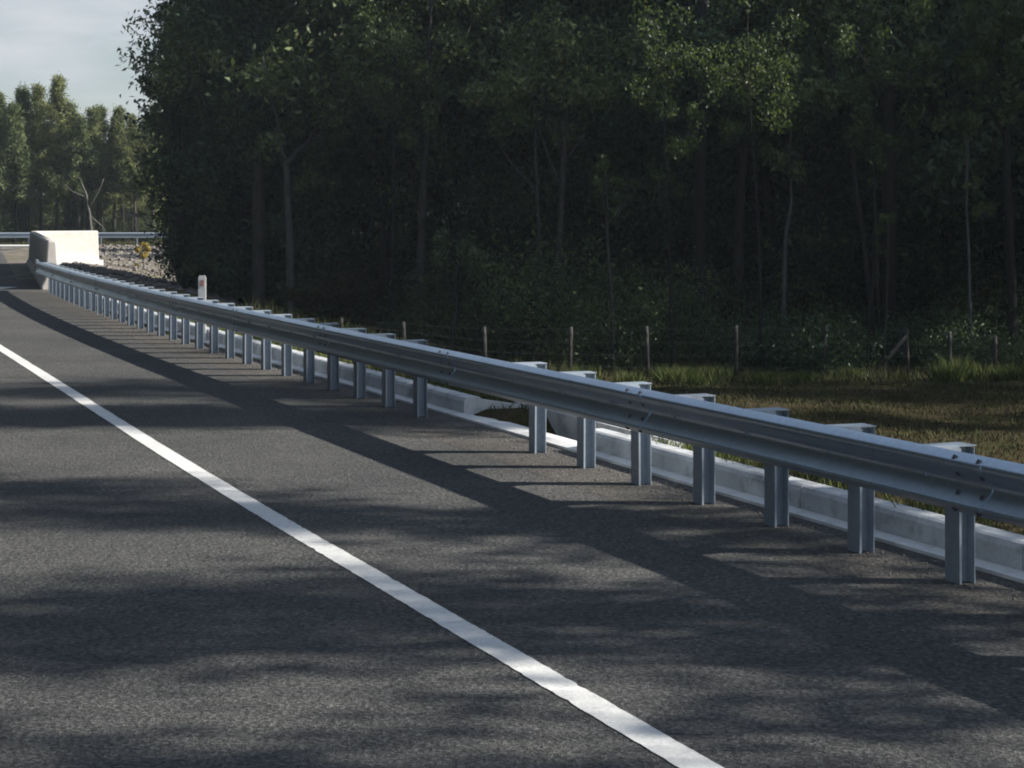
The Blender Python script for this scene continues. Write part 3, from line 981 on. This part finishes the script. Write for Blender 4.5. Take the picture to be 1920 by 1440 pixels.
# ------------------------------------------------------------------ pines far left
G_PI = 'pines beyond the distant guardrail'
L_PI = 'slim pine in the row beyond the distant guardrail'
pines = Pool([
    proto(pine, 'pine_tree', L_PI, 'tree', G_PI, BARK_M, LEAF_P, ((10.0,), {}), 61, width=.13),
    proto(pine, 'pine_tree', L_PI, 'tree', G_PI, BARK_M, LEAF_P, ((9.0,), dict(wide=.26, first=.40)), 62, width=.13),
    proto(pine, 'pine_tree', L_PI, 'tree', G_PI, BARK_D, LEAF_P, ((8.4,), dict(wide=.22, first=.32)), 63, width=.13),
    proto(pine, 'pine_tree', L_PI, 'tree', G_PI, BARK_D, LEAF_P, ((9.0,), dict(wide=.2, first=.06)), 64, width=.13),
])
rng = random.Random(5)
named = {107: 'tallest pine of the row beyond the distant guardrail, with a pointed top',
         165: 'left one of two small pointed pines side by side below the sky gap',
         192: 'right one of two small pointed pines side by side below the sky gap'}
for px, top, k in ((-60, 170, 1), (-20, 182, 2), (8, 180, 0), (30, 200, 2), (52, 170, 1), (78, 166, 0), (107, 150, 0), (128, 200, 2), (146, 225, 1), (165, 207, 2), (192, 205, 0), (214, 232, 1), (232, 206, 2), (255, 220, 0), (285, 200, 1), (-100, 160, 0)):
    Y = 114 + rng.uniform(0, 3)
    q = at(px, top, Y)
    Hh = (10.0, 9.0, 8.4)[k] - .3
    pines.put(k, q.x, Y, rng.uniform(0, 6.28), (q.z - th(q.x, Y)) / Hh, named.get(px))
for k in range(16):
    Y = rng.uniform(117, 121); x = (rng.uniform(-60, 290) - 960) / F * Y
    pines.put(rng.choice([0, 1, 2, 3]), x, Y, rng.uniform(0, 6.28), rng.uniform(.55, .86))
for k in range(90):
    Y = rng.uniform(118, 150); x = rng.uniform(-66, -8)
    pines.put(rng.randrange(3) if Y < 128 else 3, x, Y, rng.uniform(0, 6.28), rng.uniform(.72, .98))
G_UF = 'shrubs under the distant pines'
for k in range(60):
    Y = rng.uniform(113.5, 118) if k < 24 else rng.uniform(140, 152); x = (-52 + 1.9 * k if k < 24 else -74 + 1.9 * (k - 24)) + rng.uniform(-.6, .6)
    shrubs.put(rng.choice([0, 1, 2]), x, Y, rng.uniform(0, 6.28), rng.uniform(.4, .8) if k < 24 else rng.uniform(1.0, 1.6), 'low scrubby shrub at the foot of the distant pines', G_UF)
special('dead_tree', 'bare grey branching dead tree among the distant pine trunks', 'tree', 112.5,
        [[(172, 440, .09), (168, 400, .08), (162, 365, .06), (150, 335, .04)], [(166, 390, .05), (185, 360, .04), (196, 335, .02)],
         [(168, 405, .05), (190, 425, .03), (196, 436, .02)], [(163, 370, .04), (138, 360, .03), (120, 345, .015)]],
        [(150, 330, .5, 60)], BARK_P, LEAF_P, 317, .16)

# small board in front of the pines
q = at(249, 425, 111.5)
bd = thing('notice_board', 'small pale blank board on two posts before the distant pines', 'sign', (q.x, 111.5, 0))
mb = MB(); mb.box((0, 0, 1.75), (.84, .05, .26)); mb.build('board', FENCE_W, bd)
for sx in (-.25, .25):
    mb = MB(); mb.box((sx, .06, .8), (.08, .07, 2.0)); mb.build('leg', FENCE_W, bd)

# ------------------------------------------------------------------ grass
def blades(name, X, Y, h, w, material, seed):
    rg = np.random.default_rng(seed); n = len(X)
    Z = terrain(X, Y) - .01
    az = rg.uniform(0, 2 * np.pi, n); ln = rg.normal(0, .45, (n, 2)) * h[:, None]
    bx, by = np.cos(az) * w, np.sin(az) * w
    v = np.stack([np.stack([X - bx, Y - by, Z], 1), np.stack([X + bx, Y + by, Z], 1),
                  np.stack([X + ln[:, 0], Y + ln[:, 1], Z + h], 1)], 1).reshape(-1, 3)
    me = bpy.data.meshes.new(name)
    me.vertices.add(3 * n); me.vertices.foreach_set('co', v.reshape(-1))
    me.loops.add(3 * n); me.loops.foreach_set('vertex_index', np.arange(3 * n, dtype=np.int32))
    me.polygons.add(n); me.polygons.foreach_set('loop_start', np.arange(0, 3 * n, 3, dtype=np.int32))
    me.polygons.foreach_set('loop_total', np.full(n, 3, dtype=np.int32))
    me.materials.append(material); me.update(calc_edges=True)
    return me


def m_grass(name, cols):
    m, nt, bs = mat(name)
    geo = nt.nodes.new('ShaderNodeNewGeometry')
    big = noise(nt, geo.outputs['Position'], .9, 4, .6)
    ad = N(nt, 'ShaderNodeMath', operation='MULTIPLY_ADD'); ad.inputs[1].default_value = .45
    nt.links.new(geo.outputs['Random Per Island'], ad.inputs[0])
    sh = N(nt, 'ShaderNodeMath', operation='MULTIPLY_ADD'); sh.inputs[1].default_value = 2.0; sh.inputs[2].default_value = -.72
    nt.links.new(big, sh.inputs[0]); nt.links.new(sh.outputs[0], ad.inputs[2])
    c = ramp(nt, ad.outputs[0], [(i / (len(cols) - 1), q) for i, q in enumerate(cols)])
    nt.links.new(c, bs.inputs['Base Color']); bs.inputs['Roughness'].default_value = .8
    bs.inputs['Specular IOR Level'].default_value = .1
    return m


GRASS = m_grass('dry_grass', [(.028, .045, .014), (.05, .066, .022), (.066, .062, .032), (.052, .048, .026), (.10, .11, .04)])
TUSS = m_grass('green_grass', [(.045, .065, .018), (.08, .105, .03), (.13, .14, .05)])
LONG = m_grass('long_grass', [(.02, .034, .012), (.038, .052, .018), (.055, .052, .026), (.085, .09, .034)])
rg = np.random.default_rng(31)
n = 210000
Y = 9 + 38.5 * rg.random(n) ** .8
d = .6 + 21 * rg.random(n)
X = np.interp(Y, YT, XT) + d / .935
keep = (X < .30 * Y + 2.0) & (np.sin(X * 2.1 + 1.3 * np.sin(Y * 1.1)) + np.sin(Y * 2.7 + X) + rg.normal(0, .8, n) > -1.1)
s_ = np.interp(Y, YT, ST) + d * .36
keep &= ~((d < 1.2) & (s_ > GAP0 - .3) & (s_ < GAP1 + .3))
X, Y = X[keep], Y[keep]
h = rg.uniform(.03, .11, len(X))
tag(link('grass', blades('grass', X, Y, h, .004 + Y * .00022, GRASS, 32)), 'short dry yellow brown grass on the slope beyond the kerb', 'grass', kind='stuff')
n = 9000
s_ = rg.uniform(-9, 30, n); d = .585 + np.abs(rg.normal(0, .16, n)); keep = (np.sin(s_ * 2.3) + np.sin(s_ * 5.1 + 1) + rg.normal(0, .8, n) > .1) & ~((s_ > GAP0 - .3) & (s_ < GAP1 + .3))
s_, d = s_[keep], d[keep]
pq = np.array([P(a_, b_)[:2] for a_, b_ in zip(s_, d)])
tag(link('kerb_grass', blades('kerb_grass', pq[:, 0], pq[:, 1], rg.uniform(.18, .34, len(pq)), np.full(len(pq), .006), TUSS, 36)), 'yellow green grass growing along the back of the kerb', 'grass', kind='stuff')
n = 26000
Y = 42.4 + 6.5 * rg.random(n); X = rg.uniform(-6, 17, n)
keep = (np.sin(X * 1.7 + 1.1 * np.sin(Y * 1.3)) + np.sin(Y * 1.9 - X * .8) + rg.normal(0, .5, n) > .25)
X, Y = X[keep], Y[keep]
tag(link('long_grass', blades('long_grass', X, Y, rg.uniform(.08, .42, len(X)), np.full(len(X), .010), LONG, 37)), 'longer green grass along the foot of the forest', 'grass', kind='stuff')
# far verge grass near the distant rail
n = 16000
Y = rg.uniform(106.9, 112.5, n); X = rg.uniform(-60, -12, n)
tag(link('verge_grass', blades('verge_grass', X, Y, rg.uniform(.1, .3, n), np.full(n, .02), GRASS, 33)), 'rough grass under the distant guardrail', 'grass', kind='stuff')

G_TU = 'grass tussocks along the fence'
rng = random.Random(8)
for k, (px, row, hh) in enumerate(((1270, 712, .45), (1292, 708, .35), (1310, 716, .3), (1345, 700, .4), (1440, 700, .35), (1500, 704, .3), (1590, 700, .3), (1775, 712, .5), (1800, 706, .55), (1828, 712, .4), (1880, 715, .3), (1100, 700, .4), (1180, 705, .3), (1250, 716, .35), (1905, 705, .4))):
    Yq = 43.2 + rng.uniform(-.6, .8)
    x = (px - 960) / F * Yq; z = th(x, Yq)
    nb = 421
    rn = np.random.default_rng(400 + k)
    rx = np.clip(rn.normal(0, .18, nb), -.3, .3); ry = np.clip(rn.normal(0, .13, nb), -.22, .22)
    me = blades('tuft', x + rx, Yq + ry, rn.uniform(.35, 1.1, nb) * hh, np.full(nb, .011), TUSS, 500 + k)
    co = np.empty(len(me.vertices) * 3); me.vertices.foreach_get('co', co); co = co.reshape(-1, 3) - np.array([x, Yq, z]); me.vertices.foreach_set('co', co.reshape(-1))
    tag(link('grass_tussock', me, None, (x, Yq, z)), 'yellow green tussock of long grass at the foot of the wire fence', 'grass', G_TU)

# ------------------------------------------------------------------ loose stones by the barrier
n = 2600
rg = np.random.default_rng(41)
Y = rg.uniform(56, 104, n); dd_ = rg.uniform(.8, 9, n); X = np.interp(Y, YT, XT) + dd_
V, Fq = [], []
Z = terrain(X, Y)
okt = (dd_ > 1.4) & ~((Y > 71) & (Y < 75.5) & (dd_ < 4.2))
mb = MB()
for x, y, z, ok in zip(X, Y, Z, okt):
    if not ok: continue
    r = rg.uniform(.05, .17)
    vs = [(x + r * rg.uniform(.7, 1.2), y, z + r * .2), (x - r * rg.uniform(.7, 1.2), y, z + r * .2), (x, y + r, z + r * .2), (x, y - r * rg.uniform(.7, 1.2), z + r * .2),
          (x + r * rg.uniform(-.3, .3), y + r * rg.uniform(-.3, .3), z + r * rg.uniform(.5, .9)), (x, y, z - r)]
    mb.add(vs, [(0, 2, 4), (2, 1, 4), (1, 3, 4), (3, 0, 4), (2, 0, 5), (1, 2, 5), (3, 1, 5), (0, 3, 5)])
mb2 = MB(); n = 1500
for _ in range(n):
    s_q = float(rg.uniform(-12, 26)); d_q = float(rg.choice([rg.normal(.17, .06), rg.normal(-.02, .12)])); r = float(rg.uniform(.004, .011))
    if d_q > .27: continue
    q = P(s_q, d_q, .004)
    vs = [q + Vector((r * a * float(rg.uniform(.7, 1.3)), r * b * float(rg.uniform(.7, 1.3)), r * .25)) for a, b in ((1, 0), (-1, 0), (0, 1), (0, -1))] + [q + Vector((0, 0, r * 1.1)), q - Vector((0, 0, r))]
    mb2.add(vs, [(0, 2, 4), (2, 1, 4), (1, 3, 4), (3, 0, 4), (2, 0, 5), (1, 2, 5), (3, 1, 5), (0, 3, 5)])
STONE = m_concrete('stone', .17, .08, .6)
tag(mb.build('gravel', STONE), 'scattered grey stones on the ground behind the barrier wall', 'gravel', kind='stuff')

tag(mb2.build('shoulder_grit', STONE), 'fine loose grit along the sealed shoulder under the guardrail', 'gravel', kind='stuff')

# ------------------------------------------------------------------ thin haze, added to lift the darkest forest tones
mb = MB(); mb.box((0, 550, 14.2), (2420, 1920, 34.0))
hz = mb.build('haze', m_plain('added_haze_air', (1, 1, 1)))
hm = hz.data.materials[0].node_tree
for q in [q for q in hm.nodes if q.type != 'OUTPUT_MATERIAL']: hm.nodes.remove(q)
pv = hm.nodes.new('ShaderNodeVolumePrincipled')
pv.inputs['Color'].default_value = (.74, .86, 1.0, 1); pv.inputs['Density'].default_value = .0003
hm.links.new(pv.outputs[0], hm.nodes['Material Output'].inputs['Volume'])
tag(hz, kind='stuff')
HAZE_OK = True

# ------------------------------------------------------------------ world, sun, camera
w = bpy.data.worlds.new('World'); SC.world = w; w.use_nodes = True
nt = w.node_tree
bg = nt.nodes['Background']
sky = nt.nodes.new('ShaderNodeTexSky'); sky.sky_type = 'NISHITA'; sky.sun_disc = False
sky.sun_elevation = R(SUN_EL); sky.sun_rotation = R(90 + SUN_BACK)
sky.air_density = 1.0; sky.dust_density = .6; sky.ozone_density = 1.2
tc = nt.nodes.new('ShaderNodeTexCoord')
mp = N(nt, 'ShaderNodeMapping'); mp.inputs['Scale'].default_value = (3.2, 3.2, 13)
nt.links.new(tc.outputs['Generated'], mp.inputs[0])
cn = noise(nt, mp.outputs[0], 2.3, 6, .55)
cm = ramp(nt, cn, [(.36, (.25, .25, .25)), (.60, (.9, .9, .9))])
cn2 = noise(nt, mp.outputs[0], 4.5, 5, .6)
cc = ramp(nt, cn2, [(.3, (5.4, 6.0, 6.7)), (.7, (7.0, 7.3, 7.6))])
sx = nt.nodes.new('ShaderNodeSeparateXYZ'); nt.links.new(tc.outputs['Generated'], sx.inputs[0])
hi = ramp(nt, sx.outputs['Z'], [(.15, (1, 1, 1)), (.7, (1.25, 1.4, 1.6))])
low = ramp(nt, sx.outputs['Z'], [(.18, (1, 1, 1)), (.5, (.40, .40, .40))])
mxs = mixc(nt, mixc(nt, 1, cm, low, 'MULTIPLY'), sky.outputs[0], mixc(nt, 1, cc, hi, 'MULTIPLY'))
nt.links.new(mxs, bg.inputs['Color'])
bg.inputs['Strength'].default_value = .05

sl = bpy.data.lights.new('sun', 'SUN'); sl.energy = 5.0; sl.angle = R(.8); sl.color = (1.0, .94, .85)
so = bpy.data.objects.new('sun', sl); COL.objects.link(so)
sd = Vector((math.cos(R(SUN_EL)) * math.cos(R(SUN_BACK)), -math.cos(R(SUN_EL)) * math.sin(R(SUN_BACK)), math.sin(R(SUN_EL))))
so.rotation_euler = (-sd).to_track_quat('-Z', 'Y').to_euler()
so.location = sd * 60

cam = bpy.data.cameras.new('camera'); co = bpy.data.objects.new('camera', cam); COL.objects.link(co)
cam.sensor_width = 36.0; cam.lens = 36.0 * F / 1920
cam.shift_y = -(720 - HOR) / 1920
co.location = (0, 0, CAM_H); co.rotation_euler = (R(90), 0, 0)
cam.clip_start = .1; cam.clip_end = 8000
SC.camera = co

SC.view_settings.view_transform = 'Standard'; SC.view_settings.look = 'None'
SC.view_settings.exposure = .95; SC.view_settings.gamma = 1.0
SC.cycles.filter_width = 1.9
SC.cycles.max_bounces = 6; SC.cycles.diffuse_bounces = 3; SC.cycles.glossy_bounces = 3; SC.cycles.transmission_bounces = 3
SC.cycles.sample_clamp_indirect = 4.0
SC.cycles.use_denoising = True
